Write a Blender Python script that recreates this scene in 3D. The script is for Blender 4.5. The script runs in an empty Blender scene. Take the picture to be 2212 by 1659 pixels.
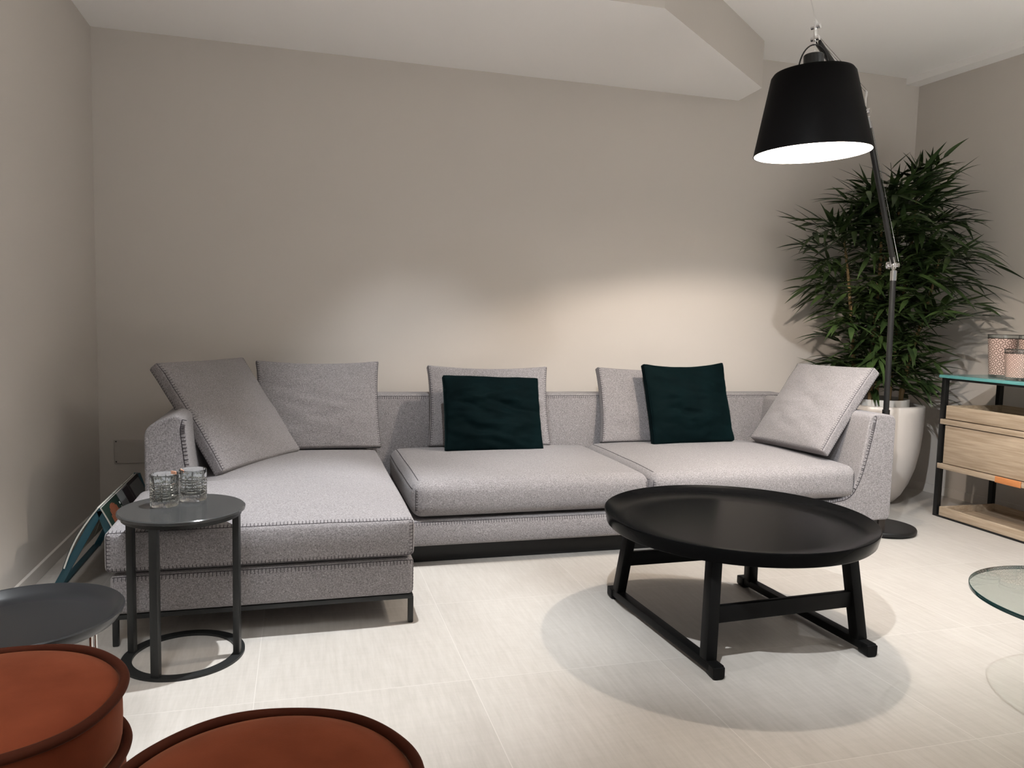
import bpy, bmesh, math, random
from mathutils import Vector, Matrix, noise

S = bpy.context.scene
C = S.collection
PI = math.pi
def rad(d): return math.radians(d)

# ------------------------------------------------------------------ camera, world, light, exposure
def make_camera():
    f, yaw, pitch, roll, h = 1642.0, 0.27325, 0.08505, 0.02503, 1.15
    fw = Vector((math.sin(yaw)*math.cos(pitch), math.cos(yaw)*math.cos(pitch), -math.sin(pitch)))
    r = Vector((math.cos(yaw), -math.sin(yaw), 0)); u = r.cross(fw)
    r2 = r*math.cos(roll)+u*math.sin(roll); u2 = u*math.cos(roll)-r*math.sin(roll)
    cam = bpy.data.cameras.new('camera'); o = bpy.data.objects.new('camera', cam); C.objects.link(o)
    cam.sensor_fit = 'HORIZONTAL'; cam.sensor_width = 36.0; cam.lens = f/2212*36
    cam.clip_start = 0.05; cam.clip_end = 100
    m = Matrix((r2, u2, -fw)).transposed().to_4x4(); m.translation = (0, 0, h)
    o.matrix_world = m
    S.camera = o
make_camera()

S.view_settings.view_transform = 'Standard'
S.view_settings.look = 'None'
S.view_settings.gamma = 1
S.view_settings.use_curve_mapping = False
S.view_settings.exposure = 0.0

w = bpy.data.worlds.new('showroom_ambient'); S.world = w
w.use_nodes = True
w.node_tree.nodes['Background'].inputs[0].default_value = (0.95, 0.93, 0.92, 1)
w.node_tree.nodes['Background'].inputs[1].default_value = 0.32

def spot(name, loc, target, power, size_deg, blend=0.5, col=(1, 1, 1), radius=0.03):
    l = bpy.data.lights.new(name, 'SPOT'); l.energy = power; l.spot_size = rad(size_deg); l.spot_blend = blend
    l.color = col; l.shadow_soft_size = radius
    o = bpy.data.objects.new(name, l); C.objects.link(o); o.location = loc
    o.rotation_euler = (Vector(target)-Vector(loc)).to_track_quat('-Z', 'Y').to_euler()
    return o
COOL = (0.93, 0.968, 1.0)
# ceiling track spots, all above and outside the frame
spot('track_or_fill_spot', (0.20, 0.80, 2.92), (2.25, 3.2, 0.3), 480, 52, 0.65, COOL, 0.022)
spot('track_or_fill_spot', (0.25, 2.65, 2.92), (0.00, 2.72, 0.0), 430, 52, 0.8, COOL, 0.022)
spot('track_or_fill_spot', (3.25, 1.20, 2.92), (1.95, 3.1, 0.3), 60, 76, 0.9, COOL, 0.022)
spot('track_or_fill_spot', (2.95, 2.30, 2.92), (2.75, 3.10, 0.0), 200, 60, 0.8, COOL, 0.022)
spot('track_or_fill_spot', (0.60, 3.08, 2.92), (0.74, 4.64, -0.70), 150, 50, 0.75, COOL, 0.03)
spot('track_or_fill_spot', (-0.55, 0.80, 2.92), (-1.0, 1.75, 0.9), 330, 62, 0.9, COOL, 0.30)
# added unseen fill spots; their bounce off the floor brightens ceiling and walls
spot('track_or_fill_spot', (0.9, -0.75, 2.92), (0.9, -0.8, 0.0), 2300, 62, 0.4, COOL, 0.05)
spot('track_or_fill_spot', (3.6, -0.30, 2.92), (3.6, -0.35, 0.0), 3700, 62, 0.4, COOL, 0.05)
spot('track_or_fill_spot', (6.2, 1.40, 2.92), (6.2, 1.40, 0.0), 2300, 80, 0.4, COOL, 0.05)

# ------------------------------------------------------------------ materials
def nmat(name):
    m = bpy.data.materials.new(name); m.use_nodes = True
    nt = m.node_tree; return m, nt, nt.nodes['Principled BSDF']
def N(nt, t, **kw):
    n = nt.nodes.new(t)
    for k, v in kw.items(): setattr(n, k, v)
    return n
def plain(name, col, rough=0.5, metal=0.0, spec=0.5, bump=0.0, bscale=200, coat=0.0):
    m, nt, b = nmat(name)
    b.inputs['Base Color'].default_value = (*col, 1); b.inputs['Roughness'].default_value = rough
    b.inputs['Metallic'].default_value = metal; b.inputs['Specular IOR Level'].default_value = spec
    b.inputs['Coat Weight'].default_value = coat
    if bump:
        tc = N(nt, 'ShaderNodeTexCoord'); no = N(nt, 'ShaderNodeTexNoise'); no.inputs['Scale'].default_value = bscale
        no.inputs['Detail'].default_value = 3
        bp = N(nt, 'ShaderNodeBump'); bp.inputs['Strength'].default_value = bump; bp.inputs['Distance'].default_value = 0.002
        nt.links.new(tc.outputs['Object'], no.inputs['Vector']); nt.links.new(no.outputs['Fac'], bp.inputs['Height'])
        nt.links.new(bp.outputs['Normal'], b.inputs['Normal'])
    return m

M = {}
M['wall'] = plain('greige_wall_paint', (0.60, 0.555, 0.51), 0.85, spec=0.2, bump=0.05, bscale=120)
M['ceiling'] = plain('ceiling_paint', (0.93, 0.905, 0.88), 0.9, spec=0.1)
M['plate'] = plain('painted_cover_plate', (0.52, 0.48, 0.44), 0.6, spec=0.3)
M['black_metal'] = plain('black_metal', (0.008, 0.008, 0.008), 0.42, 0.0, 0.35)
M['graphite'] = plain('graphite_metal', (0.020, 0.021, 0.021), 0.40, 0.2, 0.4)
M['black_lacquer'] = plain('black_lacquer', (0.004, 0.004, 0.0042), 0.18, 0.0, 0.06, bump=0.02, bscale=60)
M['table_base'] = plain('black_stained_wood', (0.004, 0.004, 0.004), 0.42, 0, 0.25)
M['tray_black'] = plain('tray_black', (0.014, 0.015, 0.017), 0.33, 0, 0.4)
M['bronze'] = plain('dark_bronze_metal', (0.075, 0.066, 0.06), 0.45, 0.7)
M['chrome'] = plain('chrome', (0.75, 0.75, 0.75), 0.12, 1.0)
M['stitch'] = plain('dark_blanket_stitch', (0.030, 0.026, 0.030), 0.9, spec=0.1)
M['shade_out'] = plain('black_shade_fabric', (0.004, 0.0037, 0.0037), 0.5, 0, 0.12, bump=0.1, bscale=500)
M['shade_in'] = plain('white_shade_lining', (0.88, 0.88, 0.86), 0.7, 0, 0.2)
M['pot'] = plain('white_glazed_pot', (0.62, 0.58, 0.55), 0.28, 0, 0.5)
M['liner'] = plain('white_liner', (0.68, 0.66, 0.63), 0.5)
M['soil'] = plain('dark_soil', (0.03, 0.022, 0.016), 0.95, bump=0.8, bscale=60)
M['teal'] = plain('teal_metal', (0.010, 0.055, 0.075), 0.4, 0.1)
M['paper'] = plain('paper', (0.62, 0.60, 0.55), 0.8)
M['peach'] = plain('peach_tag', (0.80, 0.42, 0.28), 0.6)
M['leather'] = plain('tan_leather', (0.52, 0.20, 0.07), 0.5, 0, 0.4)

for k, v in (('black_lacquer', 1.27), ('shade_out', 1.22), ('table_base', 1.3)):
    M[k].node_tree.nodes['Principled BSDF'].inputs['IOR'].default_value = v

def fabric_mat():
    m, nt, b = nmat('grey_melange_fabric')
    tc = N(nt, 'ShaderNodeTexCoord')
    def noise_n(sc, det, vs):
        mp = N(nt, 'ShaderNodeMapping'); mp.inputs['Scale'].default_value = vs
        no = N(nt, 'ShaderNodeTexNoise'); no.inputs['Scale'].default_value = sc; no.inputs['Detail'].default_value = det
        nt.links.new(tc.outputs['Object'], mp.inputs['Vector']); nt.links.new(mp.outputs['Vector'], no.inputs['Vector'])
        return no
    a = noise_n(430, 2, (1, 1, .35)); c = noise_n(430, 2, (.35, 1, 1)); d = noise_n(900, 1, (1, 1, 1))
    mx = N(nt, 'ShaderNodeMath', operation='ADD'); nt.links.new(a.outputs['Fac'], mx.inputs[0]); nt.links.new(c.outputs['Fac'], mx.inputs[1])
    mx2 = N(nt, 'ShaderNodeMath', operation='ADD'); nt.links.new(mx.outputs[0], mx2.inputs[0]); nt.links.new(d.outputs['Fac'], mx2.inputs[1])
    dv = N(nt, 'ShaderNodeMath', operation='MULTIPLY'); dv.inputs[1].default_value = 1/3; nt.links.new(mx2.outputs[0], dv.inputs[0])
    cr = N(nt, 'ShaderNodeValToRGB')
    e = cr.color_ramp.elements
    e[0].position = 0.36; e[0].color = (0.095, 0.088, 0.091, 1)
    e[1].position = 0.66; e[1].color = (0.44, 0.415, 0.42, 1)
    x = e.new(0.5); x.color = (0.235, 0.219, 0.223, 1)
    nt.links.new(dv.outputs[0], cr.inputs['Fac']); nt.links.new(cr.outputs['Color'], b.inputs['Base Color'])
    b.inputs['Roughness'].default_value = 0.95; b.inputs['Specular IOR Level'].default_value = 0.15
    b.inputs['Sheen Weight'].default_value = 0.15
    bp = N(nt, 'ShaderNodeBump'); bp.inputs['Strength'].default_value = 0.35; bp.inputs['Distance'].default_value = 0.0015
    nt.links.new(dv.outputs[0], bp.inputs['Height']); nt.links.new(bp.outputs['Normal'], b.inputs['Normal'])
    return m
M['fabric'] = fabric_mat()

def velvet(name, dark, light, sheen, tint, rough=0.75):
    m, nt, b = nmat(name)
    tc = N(nt, 'ShaderNodeTexCoord'); no = N(nt, 'ShaderNodeTexNoise'); no.inputs['Scale'].default_value = 7; no.inputs['Detail'].default_value = 4
    nt.links.new(tc.outputs['Object'], no.inputs['Vector'])
    cr = N(nt, 'ShaderNodeValToRGB'); cr.color_ramp.elements[0].color = (*dark, 1); cr.color_ramp.elements[1].color = (*light, 1)
    cr.color_ramp.elements[0].position = .35; cr.color_ramp.elements[1].position = .7
    nt.links.new(no.outputs['Fac'], cr.inputs['Fac']); nt.links.new(cr.outputs['Color'], b.inputs['Base Color'])
    b.inputs['Roughness'].default_value = rough; b.inputs['Specular IOR Level'].default_value = 0.03
    b.inputs['Sheen Weight'].default_value = sheen; b.inputs['Sheen Roughness'].default_value = 0.35
    b.inputs['Sheen Tint'].default_value = (*tint, 1)
    n2 = N(nt, 'ShaderNodeTexNoise'); n2.inputs['Scale'].default_value = 350
    bp = N(nt, 'ShaderNodeBump'); bp.inputs['Strength'].default_value = 0.15; bp.inputs['Distance'].default_value = 0.001
    nt.links.new(tc.outputs['Object'], n2.inputs['Vector']); nt.links.new(n2.outputs['Fac'], bp.inputs['Height']); nt.links.new(bp.outputs['Normal'], b.inputs['Normal'])
    return m
M['green_velvet'] = velvet('dark_green_velvet', (0.0012, 0.0045, 0.0052), (0.0018, 0.007, 0.008), 0.07, (0.25, 0.6, 0.6))
M['rust_velvet'] = velvet('rust_velvet', (0.120, 0.027, 0.012), (0.165, 0.040, 0.018), 0.22, (1.0, 0.55, 0.35))
M['rust_piping'] = velvet('dark_rust_piping', (0.040, 0.011, 0.006), (0.055, 0.015, 0.008), 0.12, (0.8, 0.4, 0.3))

def floor_mat():
    m, nt, b = nmat('porcelain_floor_tiles')
    tc = N(nt, 'ShaderNodeTexCoord'); sp = N(nt, 'ShaderNodeSeparateXYZ'); nt.links.new(tc.outputs['Object'], sp.inputs[0])
    T = 0.6585
    def mth(op, a, bb=None, c=None):
        n = N(nt, 'ShaderNodeMath', operation=op)
        for i, v in enumerate((a, bb, c)):
            if v is None: continue
            if isinstance(v, (int, float)): n.inputs[i].default_value = v
            else: nt.links.new(v, n.inputs[i])
        return n.outputs[0]
    def grid(o, off):
        q = mth('DIVIDE', mth('SUBTRACT', o, off), T)
        d = mth('ABSOLUTE', mth('SUBTRACT', mth('FRACT', mth('ADD', q, .5)), .5))
        return mth('LESS_THAN', d, 0.0013/T), mth('FLOOR', q)
    gx, ix = grid(sp.outputs[0], 0.5285); gy, iy = grid(sp.outputs[1], 2.281)
    g = mth('MAXIMUM', gx, gy)
    wn = N(nt, 'ShaderNodeTexWhiteNoise', noise_dimensions='3D'); cb = N(nt, 'ShaderNodeCombineXYZ')
    nt.links.new(ix, cb.inputs[0]); nt.links.new(iy, cb.inputs[1]); nt.links.new(cb.outputs[0], wn.inputs['Vector'])
    ad = N(nt, 'ShaderNodeVectorMath', operation='ADD'); sc = N(nt, 'ShaderNodeVectorMath', operation='SCALE'); sc.inputs['Scale'].default_value = 9
    nt.links.new(wn.outputs['Color'], sc.inputs[0]); nt.links.new(sc.outputs[0], ad.inputs[0]); nt.links.new(tc.outputs['Object'], ad.inputs[1])
    def stre(scale, vs, det):
        mp = N(nt, 'ShaderNodeMapping'); mp.inputs['Scale'].default_value = vs
        no = N(nt, 'ShaderNodeTexNoise'); no.inputs['Scale'].default_value = scale; no.inputs['Detail'].default_value = det; no.inputs['Roughness'].default_value = .6
        nt.links.new(ad.outputs[0], mp.inputs['Vector']); nt.links.new(mp.outputs['Vector'], no.inputs['Vector']); return no.outputs['Fac']
    a = stre(3.0, (1, .35, 1), 6); c = stre(70, (1, .10, 1), 5); d = stre(70, (.10, 1, 1), 5)
    v = mth('ADD', mth('MULTIPLY', a, .34), mth('ADD', mth('MULTIPLY', c, .50), mth('MULTIPLY', d, .16)))
    v = mth('ADD', v, mth('MULTIPLY', mth('SUBTRACT', wn.outputs['Value'], .5), .06))
    cr = N(nt, 'ShaderNodeValToRGB'); e = cr.color_ramp.elements
    e[0].position = .34; e[0].color = (0.395, 0.365, 0.332, 1); e[1].position = .66; e[1].color = (0.495, 0.465, 0.430, 1)
    nt.links.new(v, cr.inputs['Fac'])
    mx = N(nt, 'ShaderNodeMix', data_type='RGBA'); nt.links.new(g, mx.inputs['Factor']); nt.links.new(cr.outputs['Color'], mx.inputs['A'])
    mx.inputs['B'].default_value = (0.53, 0.50, 0.465, 1)
    nt.links.new(mx.outputs['Result'], b.inputs['Base Color'])
    b.inputs['Roughness'].default_value = 0.42; b.inputs['Specular IOR Level'].default_value = 0.35
    bp = N(nt, 'ShaderNodeBump'); bp.inputs['Strength'].default_value = 0.3; bp.inputs['Distance'].default_value = 0.001; bp.invert = True
    nt.links.new(g, bp.inputs['Height']); nt.links.new(bp.outputs['Normal'], b.inputs['Normal'])
    return m
M['floor'] = floor_mat()

def oak_mat():
    m, nt, b = nmat('pale_oak_veneer')
    tc = N(nt, 'ShaderNodeTexCoord'); mp = N(nt, 'ShaderNodeMapping'); mp.inputs['Scale'].default_value = (12, 1.3, 26)
    no = N(nt, 'ShaderNodeTexNoise'); no.inputs['Scale'].default_value = 3.0; no.inputs['Detail'].default_value = 6; no.inputs['Roughness'].default_value = .6
    nt.links.new(tc.outputs['Object'], mp.inputs[0]); nt.links.new(mp.outputs[0], no.inputs['Vector'])
    cr = N(nt, 'ShaderNodeValToRGB'); e = cr.color_ramp.elements
    e[0].position = .32; e[0].color = (0.33, 0.248, 0.170, 1); e[1].position = .68; e[1].color = (0.51, 0.41, 0.305, 1)
    nt.links.new(no.outputs['Fac'], cr.inputs['Fac']); nt.links.new(cr.outputs['Color'], b.inputs['Base Color'])
    b.inputs['Roughness'].default_value = .55; b.inputs['Specular IOR Level'].default_value = .3
    return m
M['oak'] = oak_mat()

def glass_mat(name, col=(1, 1, 1), rough=0.0, ior=1.45):
    m, nt, b = nmat(name)
    b.inputs['Base Color'].default_value = (*col, 1); b.inputs['Transmission Weight'].default_value = 1
    b.inputs['Roughness'].default_value = rough; b.inputs['IOR'].default_value = ior
    return m
M['glass'] = glass_mat('clear_glass', (0.82, 0.85, 0.85))
def sheet_glass_mat():
    m = bpy.data.materials.new('clear_sheet_glass'); m.use_nodes = True; nt = m.node_tree; nt.nodes.clear()
    out = N(nt, 'ShaderNodeOutputMaterial'); mx = N(nt, 'ShaderNodeMixShader'); lw = N(nt, 'ShaderNodeLayerWeight'); lw.inputs['Blend'].default_value = .5
    pw = N(nt, 'ShaderNodeMath', operation='POWER'); pw.inputs[1].default_value = 5; nt.links.new(lw.outputs['Facing'], pw.inputs[0])
    fr = N(nt, 'ShaderNodeMath', operation='MULTIPLY_ADD'); fr.inputs[1].default_value = .9; fr.inputs[2].default_value = .04; nt.links.new(pw.outputs[0], fr.inputs[0])
    tr = N(nt, 'ShaderNodeBsdfTransparent'); tr.inputs['Color'].default_value = (0.90, 0.945, 0.93, 1); gl = N(nt, 'ShaderNodeBsdfGlossy'); gl.inputs['Roughness'].default_value = 0.0
    nt.links.new(fr.outputs[0], mx.inputs[0]); nt.links.new(tr.outputs[0], mx.inputs[1]); nt.links.new(gl.outputs[0], mx.inputs[2]); nt.links.new(mx.outputs[0], out.inputs[0])
    return m
M['sheet_glass'] = sheet_glass_mat()
M['glass_edge'] = plain('dark_teal_glass_edge', (0.010, 0.045, 0.045), 0.08, 0, 0.6)
M['teal_glass'] = plain('teal_lacquered_glass_edge', (0.13, 0.37, 0.37), 0.15, 0, 0.5)
M['smoked'] = plain('smoked_glass_top', (0.040, 0.041, 0.041), 0.12, 0, 0.4)

def leaf_mat():
    m, nt, b = nmat('bamboo_leaf')
    tc = N(nt, 'ShaderNodeTexCoord'); no = N(nt, 'ShaderNodeTexNoise'); no.inputs['Scale'].default_value = 9
    nt.links.new(tc.outputs['Object'], no.inputs['Vector'])
    cr = N(nt, 'ShaderNodeValToRGB'); e = cr.color_ramp.elements
    e[0].position = .3; e[0].color = (0.012, 0.026, 0.008, 1); e[1].position = .75; e[1].color = (0.050, 0.085, 0.022, 1)
    nt.links.new(no.outputs['Fac'], cr.inputs['Fac']); nt.links.new(cr.outputs['Color'], b.inputs['Base Color'])
    b.inputs['Roughness'].default_value = .42; b.inputs['Specular IOR Level'].default_value = .4
    return m
M['leaf'] = leaf_mat()
def cane_mat():
    m, nt, b = nmat('bamboo_cane')
    tc = N(nt, 'ShaderNodeTexCoord'); wv = N(nt, 'ShaderNodeTexNoise'); wv.inputs['Scale'].default_value = 14
    nt.links.new(tc.outputs['Object'], wv.inputs['Vector'])
    cr = N(nt, 'ShaderNodeValToRGB'); e = cr.color_ramp.elements
    e[0].color = (0.20, 0.11, 0.04, 1); e[1].color = (0.46, 0.32, 0.15, 1)
    nt.links.new(wv.outputs['Fac'], cr.inputs['Fac']); nt.links.new(cr.outputs['Color'], b.inputs['Base Color'])
    b.inputs['Roughness'].default_value = .5
    return m
M['cane'] = cane_mat()

def fretwork_mat():
    m, nt, b = nmat('pink_fretwork_print')
    uv = N(nt, 'ShaderNodeUVMap'); sp = N(nt, 'ShaderNodeSeparateXYZ'); nt.links.new(uv.outputs[0], sp.inputs[0])
    def mth(op, a, bb=None):
        n = N(nt, 'ShaderNodeMath', operation=op)
        for i, v in enumerate((a, bb)):
            if v is None: continue
            if isinstance(v, (int, float)): n.inputs[i].default_value = v
            else: nt.links.new(v, n.inputs[i])
        return n.outputs[0]
    def lattice(off):
        fx = mth('SUBTRACT', mth('FRACT', mth('ADD', sp.outputs[0], off)), .5)
        fy = mth('SUBTRACT', mth('FRACT', mth('ADD', sp.outputs[1], off)), .5)
        ln = mth('SQRT', mth('ADD', mth('MULTIPLY', fx, fx), mth('MULTIPLY', fy, fy)))
        ring = mth('LESS_THAN', mth('ABSOLUTE', mth('SUBTRACT', ln, .235)), .05)
        bar = mth('LESS_THAN', mth('MINIMUM', mth('ABSOLUTE', fx), mth('ABSOLUTE', fy)), .035)
        bar = mth('MULTIPLY', bar, mth('GREATER_THAN', ln, .235))
        inside = mth('LESS_THAN', ln, .235)
        return mth('MAXIMUM', ring, bar), inside
    a, ia = lattice(0.0); c, ic = lattice(0.5)
    a2 = mth('MULTIPLY', a, mth('SUBTRACT', 1, ic)); c2 = mth('MULTIPLY', c, mth('SUBTRACT', 1, ia))
    l = mth('MAXIMUM', a2, c2)
    mx = N(nt, 'ShaderNodeMix', data_type='RGBA'); nt.links.new(l, mx.inputs['Factor'])
    mx.inputs['A'].default_value = (0.72, 0.54, 0.48, 1); mx.inputs['B'].default_value = (0.20, 0.125, 0.10, 1)
    nt.links.new(mx.outputs['Result'], b.inputs['Base Color']); b.inputs['Roughness'].default_value = .25
    return m
M['fretwork'] = fretwork_mat()
def emit(name, col, s):
    m, nt, b = nmat(name)
    b.inputs['Emission Color'].default_value = (*col, 1); b.inputs['Emission Strength'].default_value = s
    return m
M['bulb'] = emit('lamp_bulb', (1, 0.93, 0.84), 30)
M['cover_green'] = plain('dark_green_cover', (0.012, 0.030, 0.022), .45)
M['cover_grey'] = plain('pale_grey_cover', (0.22, 0.23, 0.23), .5)
M['cover_purple'] = plain('dark_plum_cover', (0.03, 0.022, 0.028), .5)
M['rust_print'] = plain('rust_print', (0.22, 0.065, 0.03), .6)
M['white_print'] = plain('white_print', (0.7, 0.7, 0.68), .6)

# ------------------------------------------------------------------ mesh helpers
def obj(name, bm, mat, parent=None, smooth=None, recalc=True):
    if recalc: bmesh.ops.recalc_face_normals(bm, faces=bm.faces[:])
    if parent is not None:
        p = Vector(parent.location)
        if parent.parent: p = p+Vector(parent.parent.location)
        for v in bm.verts: v.co -= p
    me = bpy.data.meshes.new(name); bm.to_mesh(me); bm.free()
    for m in (mat if isinstance(mat, (list, tuple)) else [mat]): me.materials.append(m)
    if smooth is not None:
        for pl in me.polygons: pl.use_smooth = True
        if smooth < 179: me.set_sharp_from_angle(angle=rad(smooth))
        big = {tuple(sorted(k)) for pl in me.polygons if len(pl.vertices) > 8 for k in pl.edge_keys}
        if big:
            for e in me.edges:
                if tuple(sorted(e.vertices)) in big: e.use_edge_sharp = True
    o = bpy.data.objects.new(name, me); C.objects.link(o)
    if parent is not None: o.parent = parent
    return o
def tag(o, label, cat, group=None):
    o['label'] = label; o['category'] = cat
    if group: o['group'] = group
    return o
def thing(name, loc, label, cat, group=None):
    o = bpy.data.objects.new(name, None); C.objects.link(o); o.location = loc
    o.empty_display_size = .1
    return tag(o, label, cat, group)
def struct(name, bm, mat, parent=None):
    o = obj(name, bm, mat, parent); o['kind'] = 'structure'; return o

def add_box(bm, x0, x1, y0, y1, z0, z1, bev=0.0, mtx=None, seg=2, mi=0):
    t = bmesh.new()
    bmesh.ops.create_cube(t, size=1)
    for v in t.verts:
        v.co = Vector((x0+(v.co.x+.5)*(x1-x0), y0+(v.co.y+.5)*(y1-y0), z0+(v.co.z+.5)*(z1-z0)))
    if bev: bmesh.ops.bevel(t, geom=t.edges[:], offset=bev, segments=seg, affect='EDGES', profile=.5)
    merge(bm, t, mtx, mi)
def merge(bm, t, mtx=None, mi=0):
    if mtx is not None: t.transform(mtx)
    base = [bm.verts.new(v.co) for v in t.verts]
    t.verts.index_update()
    for f in t.faces:
        nf = bm.faces.new([base[v.index] for v in f.verts]); nf.material_index = mi; nf.smooth = f.smooth
    t.free()
def box(*a, **k):
    bm = bmesh.new(); add_box(bm, *a, **k); return bm
def add_tube(bm, pts, r, seg=10, cap=True, closed=False):
    pts = [Vector(p) for p in pts]; n = len(pts); rings = []
    rr = r if isinstance(r, (list, tuple)) else [r]*n
    up = None
    for i, p in enumerate(pts):
        if closed: d = pts[(i+1) % n]-pts[i-1]
        else: d = pts[min(i+1, n-1)]-pts[max(i-1, 0)]
        d.normalize()
        if up is None: up = Vector((0, 0, 1)) if abs(d.z) < .9 else Vector((1, 0, 0))
        a = d.cross(up)
        if a.length < 1e-5: a = d.cross(Vector((.3, .9, .2)))
        a.normalize(); b = a.cross(d).normalized(); up = b
        rings.append([bm.verts.new(p+(a*math.cos(2*PI*k/seg)+b*math.sin(2*PI*k/seg))*rr[i]) for k in range(seg)])
    m = n if closed else n-1
    for i in range(m):
        A, B = rings[i], rings[(i+1) % n]
        for k in range(seg): bm.faces.new((A[k], A[(k+1) % seg], B[(k+1) % seg], B[k]))
    if cap and not closed:
        bm.faces.new(rings[0][::-1]); bm.faces.new(rings[-1])
def tube(pts, r, **k):
    bm = bmesh.new(); add_tube(bm, pts, r, **k); return bm
def add_bar(bm, p0, p1, w, t, side=(1, 0, 0), bev=0.0):
    """square bar from p0 to p1; w along 'side', t across"""
    p0, p1 = Vector(p0), Vector(p1); d = (p1-p0); L = d.length; d.normalize()
    s = Vector(side); s = (s-d*s.dot(d)).normalized(); q = d.cross(s)
    m = Matrix((s, q, d)).transposed().to_4x4(); m.translation = p0
    add_box(bm, -w/2, w/2, -t/2, t/2, 0, L, bev, m)
def add_lathe(bm, prof, c=(0, 0, 0), seg=64, mod=None, close=False, uvs=None):
    c = Vector(c); rings = []
    for i, (r, z) in enumerate(prof):
        if r < 1e-6: rings.append([bm.verts.new(c+Vector((0, 0, z)))])
        else:
            ring = []
            for k in range(seg):
                a = 2*PI*k/seg; q = r*(mod(a, r, z, i) if mod else 1)
                ring.append(bm.verts.new(c+Vector((q*math.cos(a), q*math.sin(a), z))))
            rings.append(ring)
    pr = list(zip(rings, rings[1:]))
    if close: pr.append((rings[-1], rings[0]))
    for A, B in pr:
        if len(A) == 1 and len(B) == 1: continue
        for k in range(seg):
            k2 = (k+1) % seg
            if len(A) == 1: bm.faces.new((A[0], B[k2], B[k]))
            elif len(B) == 1: bm.faces.new((A[k], A[k2], B[0]))
            else: bm.faces.new((A[k], A[k2], B[k2], B[k]))
    return rings
def lathe(prof, c=(0, 0, 0), **k):
    bm = bmesh.new(); add_lathe(bm, prof, c, **k); return bm
def add_prism(bm, pts, axis, a0, a1, bev=0.0, mi=0):
    """extrude a polygon; axis 'y': pts are (x,z); 'z': pts are (x,y); 'x': pts are (y,z)"""
    def P(p, a):
        return {'y': (p[0], a, p[1]), 'z': (p[0], p[1], a), 'x': (a, p[0], p[1])}[axis]
    t = bmesh.new()
    A = [t.verts.new(P(p, a0)) for p in pts]; B = [t.verts.new(P(p, a1)) for p in pts]
    t.faces.new(A); t.faces.new(B[::-1])
    n = len(pts)
    for i in range(n): t.faces.new((A[i], B[i], B[(i+1) % n], A[(i+1) % n]))
    bmesh.ops.recalc_face_normals(t, faces=t.faces[:])
    if bev:
        ends = [e for e in t.edges if len({round(v.co['xyz'.index(axis)], 5) for v in e.verts}) == 1]
        bmesh.ops.bevel(t, geom=ends, offset=bev, segments=3, affect='EDGES', profile=.5)
    merge(bm, t, None, mi)
def prism(*a, **k):
    bm = bmesh.new(); add_prism(bm, *a, **k); return bm
def fillet(pts, rads, seg=6):
    out = []
    n = len(pts)
    for i in range(n):
        p = Vector(pts[i]); a = Vector(pts[i-1])-p; b = Vector(pts[(i+1) % n])-p; r = rads[i] if isinstance(rads, (list, tuple)) else rads
        if r <= 0: out.append(tuple(p)); continue
        la, lb = a.length, b.length; a.normalize(); b.normalize()
        r = min(r, la*.49, lb*.49)
        for k in range(seg+1):
            t = k/seg; q = (p+a*r)*(1-t)**2+p*2*t*(1-t)+(p+b*r)*t**2; out.append(tuple(q))
    return out

class Soft:
    """rounded padded box: nominal points on the box surface are rounded, bulged and then placed"""
    def __init__(s, hx, hy, hz, r, bulge=None, place=None):
        s.h = (hx, hy, hz); s.r = r; s.bulge = bulge or (lambda p, n: p); s.place = place or (lambda p: p)
    def map(s, p):
        p = Vector(p); r = s.r
        q = Vector([max(-(h-r), min(h-r, c)) for c, h in zip(p, s.h)]); d = p-q
        if d.length > 1e-9: d.normalize(); p = q+d*r
        return s.place(s.bulge(p, d))
    def axis(s, h, n):
        r = s.r
        e = [h-r+r*math.tan(rad(45)*k/3) for k in range(4)]
        mid = [-(h-r)+2*(h-r)*k/n for k in range(1, n)]
        return [-x for x in e[::-1]]+mid+e
    def mesh(s, n=(16, 8, 16)):
        bm = bmesh.new(); cache = {}
        ax = [s.axis(h, k) for h, k in zip(s.h, n)]
        def V(p):
            k = tuple(round(c, 5) for c in p)
            if k not in cache: cache[k] = bm.verts.new(s.map(p))
            return cache[k]
        for a in range(3):
            b, c = (a+1) % 3, (a+2) % 3
            for sg in (-1, 1):
                for i in range(len(ax[b])-1):
                    for j in range(len(ax[c])-1):
                        q = []
                        for (ii, jj) in ((i, j), (i+1, j), (i+1, j+1), (i, j+1)):
                            p = [0, 0, 0]; p[a] = sg*s.h[a]; p[b] = ax[b][ii]; p[c] = ax[c][jj]; q.append(V(p))
                        if len(set(q)) == 4: bm.faces.new(q if sg > 0 else q[::-1])
        return bm
    def stitch(s, bm, p0, p1, inward, length=0.017, step=0.0125, r=0.0011, seam=True, ticks=True):
        """blanket stitch: a cord along the seam from p0 to p1 with ticks reaching 'inward'"""
        p0, p1, inward = Vector(p0), Vector(p1), Vector(inward).normalized()
        n = max(2, int((p1-p0).length/step)); line = []
        for i in range(n+1):
            q = p0+(p1-p0)*i/n; a = s.map(q); line.append(a)
            if ticks and 0 < i < n: add_tube(bm, [a, s.map(q+inward*length*.5), s.map(q+inward*length)], r, seg=4, cap=False)
        if seam: add_tube(bm, line, r*1.15, seg=5, cap=False)
def gf(x, h, e): return max(0.0, 1-abs(x/h)**e)

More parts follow.
